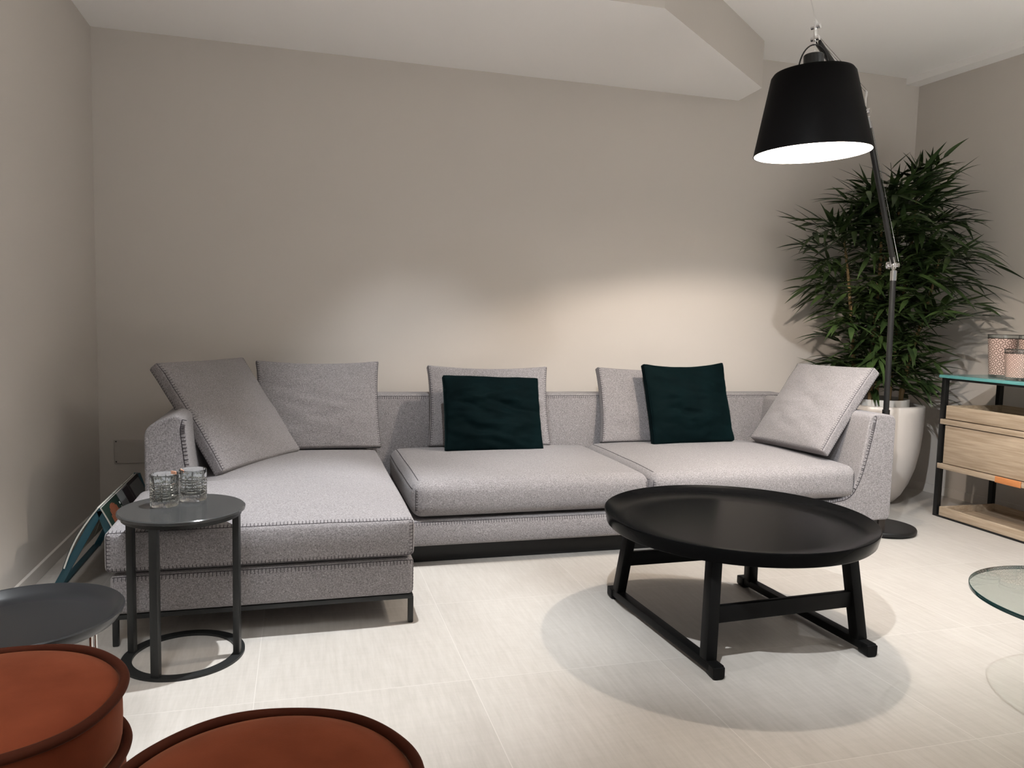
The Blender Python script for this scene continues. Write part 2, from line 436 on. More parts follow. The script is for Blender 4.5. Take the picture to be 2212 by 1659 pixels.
# ------------------------------------------------------------------ the room
RW = [(4.28, 4.64), (4.385, 3.60), (4.50, 2.4)]         # right wall, running slightly outwards
CEIL, SOFF = 2.93, 2.643
struct('floor', box(-1.2, 8.0, -6.5, 4.75, -0.1, 0), M['floor'])
struct('wall_back', box(-1.2, 4.5, 4.64, 4.78, 0, 3.05), M['wall'])
struct('wall_left', box(-1.2, -1.074, -1.2, 4.64, 0, 3.05), M['wall'])
struct('wall_right', prism([(4.28, 4.64), (4.50, 2.46), (4.62, 2.46), (4.50, 4.78), (4.28, 4.78)], 'z', 0, 3.05), M['wall'])
struct('ceiling', box(-1.2, 8.0, -4.0, 4.78, CEIL, 3.05), M['ceiling'])
bm = bmesh.new()
add_prism(bm, [(-1.074, 4.64), (2.825, 4.64), (2.808, 4.346), (1.674, 3.437), (-1.074, 3.43)], 'z', SOFF, CEIL)
for f in bm.faces: f.material_index = 0 if f.calc_center_median().z < SOFF+.001 else 1
struct('trim_1', bm, [M['ceiling'], M['wall']])
struct('trim_2', prism([(4.165, 4.64), (4.28, 4.64), (4.50, 2.46), (4.385, 2.46)], 'z', 2.885, CEIL), M['ceiling'])
M['skirting'] = plain('painted_skirting', (0.63, 0.585, 0.54), 0.55, spec=0.4)
struct('baseboard_back', box(-1.074, 4.28, 4.628, 4.64, 0, 0.06, 0.002), M['skirting'])
struct('baseboard_left', box(-1.074, -1.060, -1.2, 4.628, 0, 0.06, 0.002), M['skirting'])
struct('baseboard_right', prism([(4.268, 4.628), (4.28, 4.628), (4.50, 2.46), (4.488, 2.46)], 'z', 0, 0.06), M['skirting'])

# flush cover plate low on the back wall
t = thing('cover_plate', (-0.90, 4.64, 0.358), 'flush painted cover plate on back wall low behind the chaise arm', 'wall plate')
obj('plate', box(-0.998, -0.80, 4.630, 4.64, 0.290, 0.426, 0.003), M['plate'], t)
for x, z in ((-0.987, 0.301), (-0.987, 0.415)):
    obj('screw', lathe([(0, 0), (.004, 0), (.004, .002), (0, .003)], seg=12), M['bronze'], None)
    o = C.objects[-1]; o.rotation_euler = (PI/2, 0, 0); o.parent = t; o.location = Vector((x, 4.630, z))-Vector(t.location)

# ------------------------------------------------------------------ the sofa
def cushion(name, parent, x0, x1, y0, y1, z0, z1, r, crown, seams, n=(22, 16, 4), xl=None, wob=.004, seed=0):
    c = Vector(((x0+x1)/2, (y0+y1)/2, (z0+z1)/2)); hx, hy, hz = (x1-x0)/2, (y1-y0)/2, (z1-z0)/2
    def bulge(p, d):
        p = p.copy(); g = gf(p.x, hx, 3.2)*gf(p.y, hy, 3.2)
        if p.z > 0: p.z += crown*g*(p.z/hz)
        k = 1-(p.z/hz)**2
        p.y -= (.012 if p.y < 0 else 0)*gf(p.x, hx, 4)*k*(abs(p.y)/hy)**6
        p.x += math.copysign(.008, p.x)*gf(p.y, hy, 4)*k*(abs(p.x)/hx)**6
        nz = noise.noise(Vector((p.x*3.1+seed, p.y*3.3, seed)))
        if p.z > 0: p.z += nz*wob
        p.y += noise.noise(Vector((p.x*2.2, p.z*9+seed, 2.7)))*wob*.6
        return p
    def place(p):
        q = p+c
        if xl:
            yy, xn = xl; t = min(1, max(0, (q.y-yy+.02)/.04)); t = t*t*(3-2*t)
            k = (x1-q.x)/(x1-x0); q.x = x1-k*((x1-x0)*(1-t)+(x1-xn)*t)
        return q
    s = Soft(hx, hy, hz, r, bulge, place)
    o = obj(name, s.mesh(n), M['fabric'], parent, 60)
    for p0, p1, inw in seams(hx, hy, hz):
        bm = bmesh.new(); s.stitch(bm, p0, p1, inw, ticks=Vector(inw).length > .5); obj('stitching', bm, M['stitch'], o)
    return o

def sofa():
    t = thing('sectional_sofa', (1.2, 3.6, 0), 'long grey melange sectional sofa with chaise at its left end', 'sofa')
    # chaise base, seat base
    def edge_seams(hx, hy, hz):
        return [((-hx, -hy, hz-.004), (hx, -hy, hz-.004), (0, 0, -1)), ((hx, -hy+.004, -hz), (hx, -hy+.004, hz), (0, 1, 0))]
    cushion('chaise_base', t, -.618, .412, 2.765, 4.46, .113, .252, .018, 0, edge_seams, wob=.002, seed=3)
    cushion('seat_base', t, .425, 2.62, 3.385, 4.46, .100, .220, .016, 0,
            lambda hx, hy, hz: [((-hx, -hy, hz-.004), (hx, -hy, hz-.004), (0, 0, -1))], wob=.001, n=(30, 8, 3), seed=5)
    # seats
    def ch_seams(hx, hy, hz):
        e = .006
        return [((-hx, -hy, hz-e), (hx, -hy, hz-e), (0, .6, 1)), ((-hx, -hy, -hz+e), (hx, -hy, -hz+e), (0, 0, 1)),
                ((hx-.002, -hy, -hz), (hx-.002, -hy, hz), (-1, 0, 0)), ((-hx+.002, -hy, -hz), (-hx+.002, -hy, hz), (1, 0, 0)),
                ((hx, -hy, hz-e), (hx, hy*.3, hz-e), (-1, 0, .3))]
    # the stitches of the top seam lie on the top panel
    def ch_seams2(hx, hy, hz):
        return [((-hx, -hy+.003, hz), (hx, -hy+.003, hz), (0, 1, 0)), ((-hx, -hy, -hz+.003), (hx, -hy, -hz+.003), (0, 0, 1)),
                ((hx-.004, -hy, -hz), (hx-.004, -hy, hz), (-1, 0, 0)), ((-hx+.004, -hy, -hz), (-hx+.004, -hy, hz), (1, 0, 0))]
    cushion('chaise_seat', t, -.632, .412, 2.755, 4.29, .262, .405, .020, .045, ch_seams2, n=(30, 34, 5), xl=(3.37, -.425), seed=1)
    def seat_seams(hx, hy, hz):
        return [((-hx+.004, -hy, hz-.03), (-hx+.004, -hy, -hz*.7), (1, 0, 0)), ((hx-.004, -hy, hz-.03), (hx-.004, -hy, -hz*.7), (-1, 0, 0)),
                ((-hx+.03, hy*.9, hz), (-hx+.03, -hy+.05, hz), (.1, 0, 0)), ((-hx, hy*.9, hz-.035), (-hx, -hy+.03, hz-.035), (.1, 0, 0))]
    cushion('seat_cushion', t, .492, 1.668, 3.372, 4.29, .234, .405, .050, .032, seat_seams, n=(26, 18, 4), seed=7)
    cushion('seat_cushion', t, 1.674, 2.885, 3.372, 4.29, .234, .410, .050, .032, seat_seams, n=(26, 18, 4), seed=9)
    # backrest: leaning padded panel along the wall side
    def back_place(p):
        q = p+Vector((1.25, 4.41, .41)); q.y += (q.z-.10)*.085-.02 if q.y < 4.41 else .03
        return q
    hx, hy, hz = 1.855, .075, .295
    s = Soft(hx, hy, hz, .022, None, back_place)
    o = obj('backrest', s.mesh((40, 3, 8)), M['fabric'], t, 60)
    bm = bmesh.new(); s.stitch(bm, (-hx+.02, -hy, hz-.012), (hx-.02, -hy, hz-.012), (0, 0, -1)); obj('stitching', bm, M['stitch'], o)
    # arms: profile in the front view, swept back
    def arm(prof, y0, y1, seam, inw, name='armrest'):
        bm = prism(prof, 'y', y0, y1, bev=.009)
        o = obj(name, bm, M['fabric'], t, 50)
        b = bmesh.new(); pts = []
        L = [Vector((x, y0-.0005, z)) for x, z in seam]
        dense = []
        for a, c in zip(L, L[1:]):
            k = max(1, int((c-a).length/.014))
            for i in range(k): dense.append(a+(c-a)*i/k)
        dense.append(L[-1])
        for i, p in enumerate(dense):
            d = (dense[min(i+1, len(dense)-1)]-dense[max(i-1, 0)]).normalized(); nrm = Vector((d.z, 0, -d.x))*inw
            add_tube(b, [p, p+nrm*.017], .0014, seg=4, cap=False)
        add_tube(b, dense, .0016, seg=5, cap=False)
        obj('stitching', b, M['stitch'], o)
        return o
    pr = fillet([(3.122, .105), (3.122, .682), (2.955, .694), (2.925, .50), (2.888, .30), (2.80, .224), (2.615, .220), (2.615, .100)],
                [.03, .045, .04, .12, .10, .05, 0, 0], 7)
    arm(pr, 3.385, 4.45, fillet([(2.992, .676), (2.985, .62), (2.972, .56), (2.945, .44), (2.915, .33), (2.86, .232), (2.70, .210), (2.62, .208)],
                                [0, .02, .05, .05, .06, .06, .02, 0], 5), 1)
    pl = fillet([(-.618, .253), (-.618, .668), (-.50, .722), (-.462, .70), (-.445, .50), (-.405, .30), (-.400, .253)], [.03, .045, .04, .03, .08, .02, 0], 7)
    arm(pl, 3.385, 4.45, fillet([(-.470, .70), (-.480, .66), (-.462, .50), (-.435, .36)], [0, .02, .05, 0], 5), -1)
    # metal underframe
    bm = bmesh.new()
    for y in (2.785, 4.30): add_box(bm, -.615, .412, y-.012, y+.012, .094, .112, .003)
    for x in (-.60, .400): add_box(bm, x-.012, x+.012, 2.785, 4.30, .094, .112, .003)
    obj('underframe', bm, M['graphite'], t, 40)
    for x, y in ((-.605, 2.785), (.404, 2.785), (-.605, 4.30), (.404, 4.30)):
        bm = bmesh.new(); s = 1 if x > 0 else -1
        add_bar(bm, (x, y, 0), (x, y, .104), .020, .022, (1, 0, 0), .004)
        obj('leg', bm, M['graphite'], t, 40)
    obj('plinth', box(.44, 3.06, 3.475, 4.40, 0, .0995, .002), M['black_metal'], t, 40)
    for x, y in ((3.098, 3.42), (3.098, 4.36)):
        obj('leg', box(x-.022, x+.022, y-.008, y+.008, 0, .106, .004), M['bronze'], t, 40)
    return t
SOFA = sofa()

# ------------------------------------------------------------------ pillows
def pillow(name, q, mat, label, cat, te, bl, group=None, seam=True, seed=0, pinch=.035, sag=0.0, wr=.006):
    x, y, z, yaw, lean, roll, wd, ht = q
    n = Vector((math.sin(yaw), -math.cos(yaw), 0)); e = Vector((math.cos(yaw), math.sin(yaw), 0)); up = Vector((0, 0, 1))
    u = up*math.cos(lean)-n*math.sin(lean); n2 = n*math.cos(lean)+up*math.sin(lean)
    e2 = e*math.cos(roll)+u*math.sin(roll); u2 = u*math.cos(roll)-e*math.sin(roll)
    c = Vector((x, y, z))+u2*ht/2-n2*te/2
    hx, hy, hz = wd/2, te/2, ht/2
    t = thing(name, (x, y, z), label, cat, group)
    def bulge(p, d):
        p = p.copy(); fx, fz = p.x/hx, p.z/hz
        g = max(0, 1-abs(fx)**2.4)*max(0, 1-abs(fz)**2.4)
        side = p.y/hy
        p.y += side*bl*(g**.8)
        p.x *= 1-pinch*(1-fz*fz)+.01*abs(fz)**6
        p.z *= 1-pinch*(1-fx*fx)*(1.0 if p.z > 0 else .5)
        if p.z > 0: p.z -= sag*(1-fx*fx)*(p.z/hz)
        m = noise.noise(Vector((fx*1.6+seed, fz*3.4+fx*.6, seed*1.7)))+.5*noise.noise(Vector((fx*3.5, fz*7+seed, seed)))
        if not seam:
            m += .9*max(0, noise.noise(Vector((fx*1.3+seed*2, fz*5.5+fx*1.2+seed, 4.1))))+.4*noise.noise(Vector((fx*6+seed, fz*9, 1.3)))*(1-g)
        p.y += m*wr*(.35+g)*(1 if side < 0 else .3)
        return p
    s = Soft(hx, hy, hz, min(.012, te*.3), bulge, lambda p: c+e2*p.x-n2*p.y+u2*p.z)
    cover = obj('cover', s.mesh((40, 4, 40)), mat, t, 70)
    if seam:
        for sg in (-1, 1):
            for yy, inw in ((-hy, (-sg, 0, 0)), (hy, (0, -1, 0))):
                bm = bmesh.new(); s.stitch(bm, (sg*(hx-.002), yy, -hz), (sg*(hx-.002), yy, hz), inw, .015); obj('stitching', bm, M['stitch'], cover)
    else:
        bm = bmesh.new()
        for (a, b) in (((-hx, -hz), (hx, -hz)), ((hx, -hz), (hx, hz)), ((hx, hz), (-hx, hz)), ((-hx, hz), (-hx, -hz))):
            add_tube(bm, [s.map((a[0]+(b[0]-a[0])*i/24, -hy, a[1]+(b[1]-a[1])*i/24)) for i in range(25)], .0022, seg=6, cap=False)
        obj('piping', bm, mat, t, 60)
    return t
GB = 'grey cushions leaning on the sofa'
fb = M['fabric']
pillow('back_cushion', (.108, 4.205, .425, 0.04, rad(20), 0, .665, .50), fb,
       'wide grey back cushion leaning on backrest above the chaise', 'cushion', .055, .030, GB, seed=2, sag=.010)
pillow('back_cushion', (1.062, 4.20, .422, -.05, rad(17), 0, .715, .475), fb,
       'grey back cushion behind the wider dark green velvet pillow', 'cushion', .055, .026, GB, seed=5, sag=.012)
pillow('back_cushion', (2.125, 4.20, .425, -.07, rad(17), 0, .735, .468), fb,
       'grey back cushion half hidden behind the right dark green pillow', 'cushion', .055, .026, GB, seed=8, sag=.010)
pillow('corner_pillow', (-.158, 3.79, .450, 1.012, .64, 0, .625, .585), fb,
       'grey square pillow tipped against the left armrest of the chaise', 'cushion', .055, .045, GB, seed=11, pinch=.02, wr=.009)
pillow('corner_pillow', (2.709, 3.788, .470, -1.47, .66, .025, .592, .580), fb,
       'grey square pillow tipped against the right armrest', 'cushion', .060, .045, GB, seed=14, pinch=.02, wr=.009)
GV = 'dark green velvet pillows'
pillow('velvet_pillow', (1.035, 3.985, .430, .03, rad(24), -.035, .555, .435), M['green_velvet'],
       'dark green velvet pillow at middle of sofa, in front of the centre cushion', 'cushion', .045, .055, GV, seam=False, seed=21, pinch=.015, wr=.020)
pillow('velvet_pillow', (2.285, 4.045, .440, .05, rad(18), .02, .555, .495), M['green_velvet'],
       'dark green velvet pillow nearer right armrest, with dented top edge', 'cushion', .045, .055, GV, seam=False, seed=27, pinch=.02, sag=.022, wr=.016)

# ------------------------------------------------------------------ coffee table
def coffee_table():
    cx, cy = 1.608, 2.512
    t = thing('coffee_table', (cx, cy, 0), 'large low round black tray-top coffee table before the sofa', 'coffee table')
    R = .502
    prof = [(0, .400), (.36, .400), (.42, .4015), (.452, .407), (.476, .417), (.492, .428), (R-.003, .4325), (R, .431), (R, .428), (.499, .418), (.492, .386), (.486, .380), (.40, .378), (0, .378)]
    obj('tabletop', lathe(prof, (cx, cy, 0), seg=128), M['black_lacquer'], t, 40)
    A0, A1, B0, B1 = (1.268, 2.885), (1.312, 2.105), (1.893, 2.895), (1.936, 2.14)
    legs = []
    for a, b, sx in ((A0, A1, 1), (B0, B1, -1)):
        va, vb = Vector((*a, 0)), Vector((*b, 0)); d = (vb-va).normalized()
        bm = bmesh.new()
        add_bar(bm, va+Vector((0, 0, .030)), vb+Vector((0, 0, .030)), .040, .030, (1, 0, 0), .004)
        o = obj('runner', bm, M['table_base'], t, 40)
        for p, s in ((va, 1), (vb, -1)):
            bm = bmesh.new()
            pr = fillet([(-.021, .0), (.021, .0), (.021, .042), (-.021, .042)], [.014, .014, .004, .004], 4)
            add_prism(bm, pr, 'y', -.026, .026, .003)
            bm.transform(Matrix.Translation(p+d*s*.020) @ Matrix.Rotation(math.atan2(-d.x, -d.y)*1.0, 4, 'Z'))
            obj('foot', bm, M['table_base'], o, 40)
        for p, s in ((va, 1), (vb, -1)):
            f = p+d*s*.065+Vector((0, 0, .040)); tp = f+Vector((sx*.032, d.y*s*.045, .343))
            bm = bmesh.new(); add_bar(bm, f, tp, .040, .048, (1, 0, 0), .004)
            obj('leg', bm, M['table_base'], t, 40); legs.append((f, tp))
    for i, j in ((0, 2), (1, 3)):
        k = .42; a = legs[i][0].lerp(legs[i][1], k); b = legs[j][0].lerp(legs[j][1], k); e = (b-a).normalized()*.012
        bm = bmesh.new(); add_bar(bm, a+e, b-e, .022, .058, (0, 1, 0), .003); obj('crossbar', bm, M['table_base'], t, 40)
    for i, j in ((0, 2), (1, 3)):
        a = legs[i][1].copy(); b = legs[j][1].copy(); a.z = b.z = .366
        bm = bmesh.new(); add_bar(bm, a, b, .03, .022, (0, 1, 0), .002); obj('top_rail', bm, M['table_base'], t, 40)
coffee_table()

# ------------------------------------------------------------------ side table with two tumblers
def side_table():
    cx, cy = -.372, 2.660; H = .506
    t = thing('side_table', (cx, cy, 0), 'small dark grey round side table standing in front of the chaise', 'side table')
    obj('tabletop', lathe([(0, H), (.192, H), (.196, H-.003), (.196, H-.010), (.192, H-.013), (0, H-.013)], (cx, cy, 0), seg=96), M['smoked'], t, 30)
    obj('under_frame', lathe([(0, H-.013), (.184, H-.013), (.184, H-.026), (0, H-.026)], (cx, cy, 0), seg=96), M['graphite'], t, 30)
    obj('base_ring', lathe([(.158, 0), (.192, 0), (.192, .008), (.158, .008)], (cx, cy, 0), seg=96, close=True), M['graphite'], t, 30)
    for a in (-12, -110, 164):
        a = rad(a); d = Vector((math.cos(a), math.sin(a), 0)); p = Vector((cx, cy, .008))+d*.174
        bm = bmesh.new(); add_bar(bm, p, p+Vector((0, 0, H-.034)), .026, .021, (-d.y, d.x, 0), .002); obj('leg', bm, M['graphite'], t, 40)
side_table()
def tumbler(x, y, rot, label):
    t = thing('glass_tumbler', (x, y, .5065), label, 'glass', 'glass tumblers on the small side table')
    h, R = .106, .0445
    NV = 10
    def mod(a, r, z, i):
        if i > n_out: return 1
        a += rot; k = abs(((a*NV/(2*PI)) % 1)-.5)*2
        v = 1-.075*max(0, 1-k/.26); k2 = abs((((a+.17)*NV/(2*PI)) % 1)-.5)*2
        v -= .06*max(0, 1-k2/.2)
        return v if .012 < z-.5065 < h-.022 else 1
    prof = [(0, .5065), (R-.006, .5065), (R-.003, .503)]
    zs = [.006, .014]
    for row in (.022, .030, .040, .047, .058, .068, .075):
        zs += [row-.002, row, row+.002]
    zs += [.080, h-.003]
    for z in zs:
        g = any(abs(z-row) < 1e-6 for row in (.022, .030, .040, .047, .058, .068, .075)); prof.append((R-(.0036 if g else 0), .5065+z))
    prof += [(R-.001, .5065+h), (R-.0025, .5065+h-.0005)]
    n_out = len(prof)-1
    prof += [(R-.0052, .5065+h-.006), (R-.0075, .5065+.03), (R-.009, .5065+.021), (R-.02, .5065+.0185), (0, .5065+.018)]
    obj('glass_body', lathe(prof, (x, y, 0), seg=120, mod=mod), M['glass'], t, 40)
    return t
t1 = tumbler(-.432, 2.694, 0.0, 'cut glass tumbler nearer the left edge of the small side table')
t2 = tumbler(-.352, 2.762, 0.25, 'cut glass tumbler standing behind and right of the other tumbler')
for t, (x, y), a in ((t1, (-.432, 2.694), 42), (t2, (-.352, 2.762), 205)):
    bm = bmesh.new(); r = .0385
    ps = [(x+r*math.cos(rad(a+k)), y+r*math.sin(rad(a+k))) for k in range(-22, 23, 4)]
    for zz, th in ((.5065+.100, 0),):
        prv = None
        for px, py in ps:
            q = [bm.verts.new((px, py, .5065+.098)), bm.verts.new((px, py, .5065+.1085))]
            q2 = [bm.verts.new((x+(px-x)*.94, y+(py-y)*.94, .5065+.1085)), bm.verts.new((x+(px-x)*.94, y+(py-y)*.94, .5065+.098))]
            cur = q+q2
            if prv:
                for i in range(4): bm.faces.new((prv[i], prv[(i+1) % 4], cur[(i+1) % 4], cur[i]))
            else: bm.faces.new(cur)
            prv = cur
        bm.faces.new(prv[::-1])
    o = obj('rim_tag', bm, M['peach'], t); o['label'] = 'peach coloured tag at the rim'

# ------------------------------------------------------------------ tray table at the left edge
def tray_table():
    cx, cy, H = -.633, 2.010, .420
    t = thing('tray_table', (cx, cy, 0), 'black round tray table with chrome legs at the left edge', 'side table')
    R = .214
    prof = [(0, H-.026), (.150, H-.026), (.180, H-.024), (.192, H-.016), (R-.008, H-.002), (R-.003, H), (R, H-.003), (R-.003, H-.012), (.198, H-.030), (.190, H-.034), (0, H-.034)]
    obj('tray', lathe(prof, (cx, cy, 0), seg=112), M['tray_black'], t, 40)
    for a in (-18, 102, 222):
        a = rad(a); d = Vector((math.cos(a), math.sin(a), 0)); s = Vector((-d.y, d.x, 0)); c = Vector((cx, cy, 0))+d*.165
        bm = bmesh.new()
        for k in (-.009, .009): add_tube(bm, [c+s*k+Vector((0, 0, .012)), c+s*k+Vector((0, 0, H-.034))], .005, seg=12)
        obj('leg', bm, M['chrome'], t, 40)
    bm = bmesh.new(); add_tube(bm, [Vector((cx+.165*math.cos(2*PI*k/64), cy+.165*math.sin(2*PI*k/64), .009)) for k in range(64)], .009, seg=10, closed=True)
    obj('base_ring', bm, M['chrome'], t, 40)
tray_table()

# ------------------------------------------------------------------ poufs
def pouf(cx, cy, label, rot=0):
    t = thing('velvet_pouf', (cx, cy, 0), label, 'pouf', 'rust velvet poufs')
    R = .236
    up = [(0, .449), (.08, .448), (.15, .444), (.195, .437), (.222, .428), (.231, .420), (.232, .405), (.2325, .36), (.231, .325), (.228, .312), (.15, .305), (0, .305)]
    lo = [(0, .310), (.2, .309), (.232, .302), (.236, .285), (.238, .20), (.236, .10), (.230, .05), (.20, .035), (0, .035)]
    obj('top_cushion', lathe(up, (cx, cy, 0), seg=96), M['rust_velvet'], t, 80)
    obj('lower_cushion', lathe(lo, (cx, cy, 0), seg=96), M['rust_velvet'], t, 80)
    for z, r in ((.428, .2345), (.306, .2375)):
        bm = bmesh.new()
        n = 120
        add_tube(bm, [Vector((cx+(r+.0015*math.sin(7*a+rot))*math.cos(a), cy+(r+.0015*math.sin(7*a+rot))*math.sin(a), z+.002*math.sin(3*a+rot))) for a in [2*PI*k/n for k in range(n)]], .0095, seg=12, closed=True)
        obj('piping', bm, M['rust_piping'], t, 80)
    obj('base', lathe([(0, 0), (.205, 0), (.205, .036), (0, .036)], (cx, cy, 0), seg=64), M['black_metal'], t, 40)
pouf(-.562, 1.538, 'rust velvet pouf cut by left frame edge, below the tray table', 0)
pouf(-.052, 1.150, 'rust velvet pouf nearest the camera at bottom of photo', 1.2)

# ------------------------------------------------------------------ glass side table at the right edge
def glass_table():
    cx, cy, z, R = 2.167, 1.550, .400, .320
    t = thing('glass_table', (cx, cy, 0), 'clear round glass table top at the right edge', 'side table')
    obj('tabletop', lathe([(0, z), (R-.002, z), (R-.002, z-.012), (0, z-.012)], (cx, cy, 0), seg=128), M['sheet_glass'], t, 40)
    o = obj('polished_edge', lathe([(R-.0019, z), (R-.0005, z-.0004), (R, z-.002), (R, z-.010), (R-.0005, z-.0116), (R-.0019, z-.012)], (cx, cy, 0), seg=128), M['glass_edge'], t, 40)
    px, py = 2.30, 1.46
    obj('column', tube([(px, py, .02), (px, py, z-.020)], .020, seg=20), M['chrome'], t, 40)
    obj('fixing_disc', lathe([(0, z-.0125), (.05, z-.0125), (.05, z-.022), (0, z-.022)], (px, py, 0), seg=40), M['chrome'], t, 40)
    obj('base', lathe([(0, 0), (.155, 0), (.158, .004), (.155, .014), (.02, .022), (0, .022)], (px, py, 0), seg=64), M['chrome'], t, 40)
glass_table()

# ------------------------------------------------------------------ floor lamp
def floor_lamp():
    bx, by = 3.195, 3.535
    t = thing('floor_lamp', (bx, by, 0), 'tall black jointed floor lamp reaching over the coffee table', 'lamp')
    obj('base', lathe([(0, .034), (.172, .034), (.186, .031), (.190, .024), (.190, .014), (.184, .010), (.176, 0), (0, 0)], (bx, by, 0), seg=80), M['black_metal'], t, 40)
    J1 = Vector((3.168, 3.53, 1.50)); J2 = Vector((2.76, 3.34, 2.243)); TP = Vector((2.135, 2.92, 2.385))
    B = Vector((bx, by, .034)); d1 = (J1-B).normalized()
    bm = bmesh.new(); add_tube(bm, [B, B+d1*1.40], .0155, seg=20); obj('pole', bm, M['black_metal'], t, 40)
    bm = bmesh.new(); add_tube(bm, [B+d1*.62, B+d1*.66], .020, seg=20); obj('collar', bm, M['black_metal'], t, 40)
    bm = bmesh.new(); a = (J2-J1).normalized(); add_tube(bm, [J1+a*.02, J2-a*.03], .0145, seg=18); obj('lower_arm', bm, M['black_metal'], t, 40)
    bm = bmesh.new(); c = (TP-J2).normalized(); add_tube(bm, [J2+c*.03, TP-c*.035], .0145, seg=18); obj('upper_arm', bm, M['black_metal'], t, 40)
    side = a.cross(Vector((0, 0, 1))).normalized()
    def joint(p, d, e):
        bm = bmesh.new()
        add_tube(bm, [p-d*.085, p-d*.03], .0175, seg=18)
        add_bar(bm, p-d*.045, p+d*.015, .010, .030, side, .002)
        for s in (-1, 1): add_bar(bm, p-e*.015+side*s*.010, p+e*.055+side*s*.010, .006, .026, side, .002)
        add_tube(bm, [p-side*.026, p+side*.026], .013, seg=16)
        add_tube(bm, [p+side*.026, p+side*.036], .022, seg=16)
        return bm
    obj('joint', joint(J1, d1, a), M['chrome'], t, 40)
    obj('joint', joint(J2, a, c), M['chrome'], t, 40)
    bm = bmesh.new()
    add_bar(bm, TP-c*.045, TP+c*.0, .012, .026, side, .002)
    add_bar(bm, TP+Vector((0, 0, -.012)), TP+Vector((0, 0, .075)), .010, .024, side, .003)
    add_tube(bm, [TP-side*.02+Vector((0, 0, .05)), TP+side*.02+Vector((0, 0, .05))], .010, seg=14)
    add_tube(bm, [TP-side*.018, TP+side*.018], .010, seg=14)
    obj('tip_clamp', bm, M['chrome'], t, 40)
    # tension wires along the arms
    upv = Vector((0, 0, 1))
    bm = bmesh.new()
    n1 = (side.cross(a)).normalized(); n1 = n1 if n1.z > 0 else -n1
    for s in (-1, 1):
        add_tube(bm, [J1+n1*.045+side*s*.006, J2-a*.06+n1*.028+side*s*.006], .0016, seg=6)
        add_tube(bm, [J2+upv*.10+side*s*.006, TP-c*.03+upv*.02+side*s*.006], .0014, seg=6)
    obj('tension_wire', bm, M['chrome'], t, 40)
    bm = bmesh.new(); add_bar(bm, J2-a*.01, J2+upv*.105, .008, .016, side, .002); obj('wire_post', bm, M['chrome'], t, 40)
    # shade: a truncated cone hanging from the tip, very slightly tipped towards the room
    sc = Vector((2.135, 2.92, 1.902)); HT = .340
    tilt = Matrix.Translation(sc+Vector((0, 0, HT))) @ Matrix.Rotation(rad(2.0), 4, Vector((math.cos(.62), -math.sin(.62), 0))) @ Matrix.Rotation(rad(2.2), 4, Vector((-math.sin(.62), -math.cos(.62), 0))) @ Matrix.Translation(-(sc+Vector((0, 0, HT))))
    rb, rt = .246, .168
    bm = lathe([(rb-.0035, 0), (rb, 0), (rt+.006, HT-.014), (rt-.004, HT), (rt-.012, HT+.001), (.03, HT+.001), (.03, HT-.002), (rt-.012, HT-.002)], sc, seg=96)
    bm.transform(tilt); sh = obj('shade', bm, M['shade_out'], t, 40)
    bm = lathe([(rb-.0012, .0006), (rb-.0045, .0006), (rt-.001, HT-.016), (rt-.012, HT-.004), (.0, HT-.004)], sc, seg=96)
    bm.transform(tilt); obj('lining', bm, M['shade_in'], sh, 40)
    bm = lathe([(0, HT), (.042, HT), (.042, HT+.072), (.038, HT+.076), (0, HT+.076)], sc, seg=32); bm.transform(tilt)
    obj('socket_cap', bm, M['graphite'], sh, 40)
    bm = bmesh.new(); add_tube(bm, [sc+Vector((0, 0, HT-.09)), sc+Vector((0, 0, HT))], .022, seg=20); bm.transform(tilt); obj('socket', bm, M['liner'], sh, 40)
    # bulb
    bc = sc+Vector((0, 0, .165))
    bm = lathe([(0, -.045), (.025, -.038), (.040, -.015), (.041, .008), (.030, .034), (.017, .055), (.016, .062), (0, .062)], bc, seg=32)
    bm.transform(tilt); obj('bulb', bm, M['bulb'], sh, 60)
    bm = bmesh.new()
    e = (Vector((1, -.28, 0))).normalized(); q = sc+Vector((0, 0, HT))
    add_tube(bm, [q+e*(.066*math.cos(rad(k)))+Vector((0, 0, .118*math.sin(rad(k)))) for k in range(0, 181, 9)], .0032, seg=8)
    obj('carry_loop', bm, M['black_metal'], sh, 40)
    bm = bmesh.new(); add_tube(bm, [q+Vector((0, 0, .075)), TP+Vector((0, 0, -.01))], .002, seg=8); obj('hanger', bm, M['chrome'], sh, 40)
    bm = bmesh.new(); add_tube(bm, [TP+Vector((-.004, -.004, .07)), Vector((2.487, 3.51, CEIL))], .0028, seg=8); obj('support_wire', bm, M['chrome'], t, 40)
    # the lamp's own light
    l = bpy.data.lights.new('lamp_light', 'POINT'); l.energy = 72; l.color = (1.0, 0.87, 0.74); l.shadow_soft_size = .022
    o = bpy.data.objects.new('lamp_light', l); C.objects.link(o); o.location = bc+Vector((-.04, -.02, -.075))
floor_lamp()

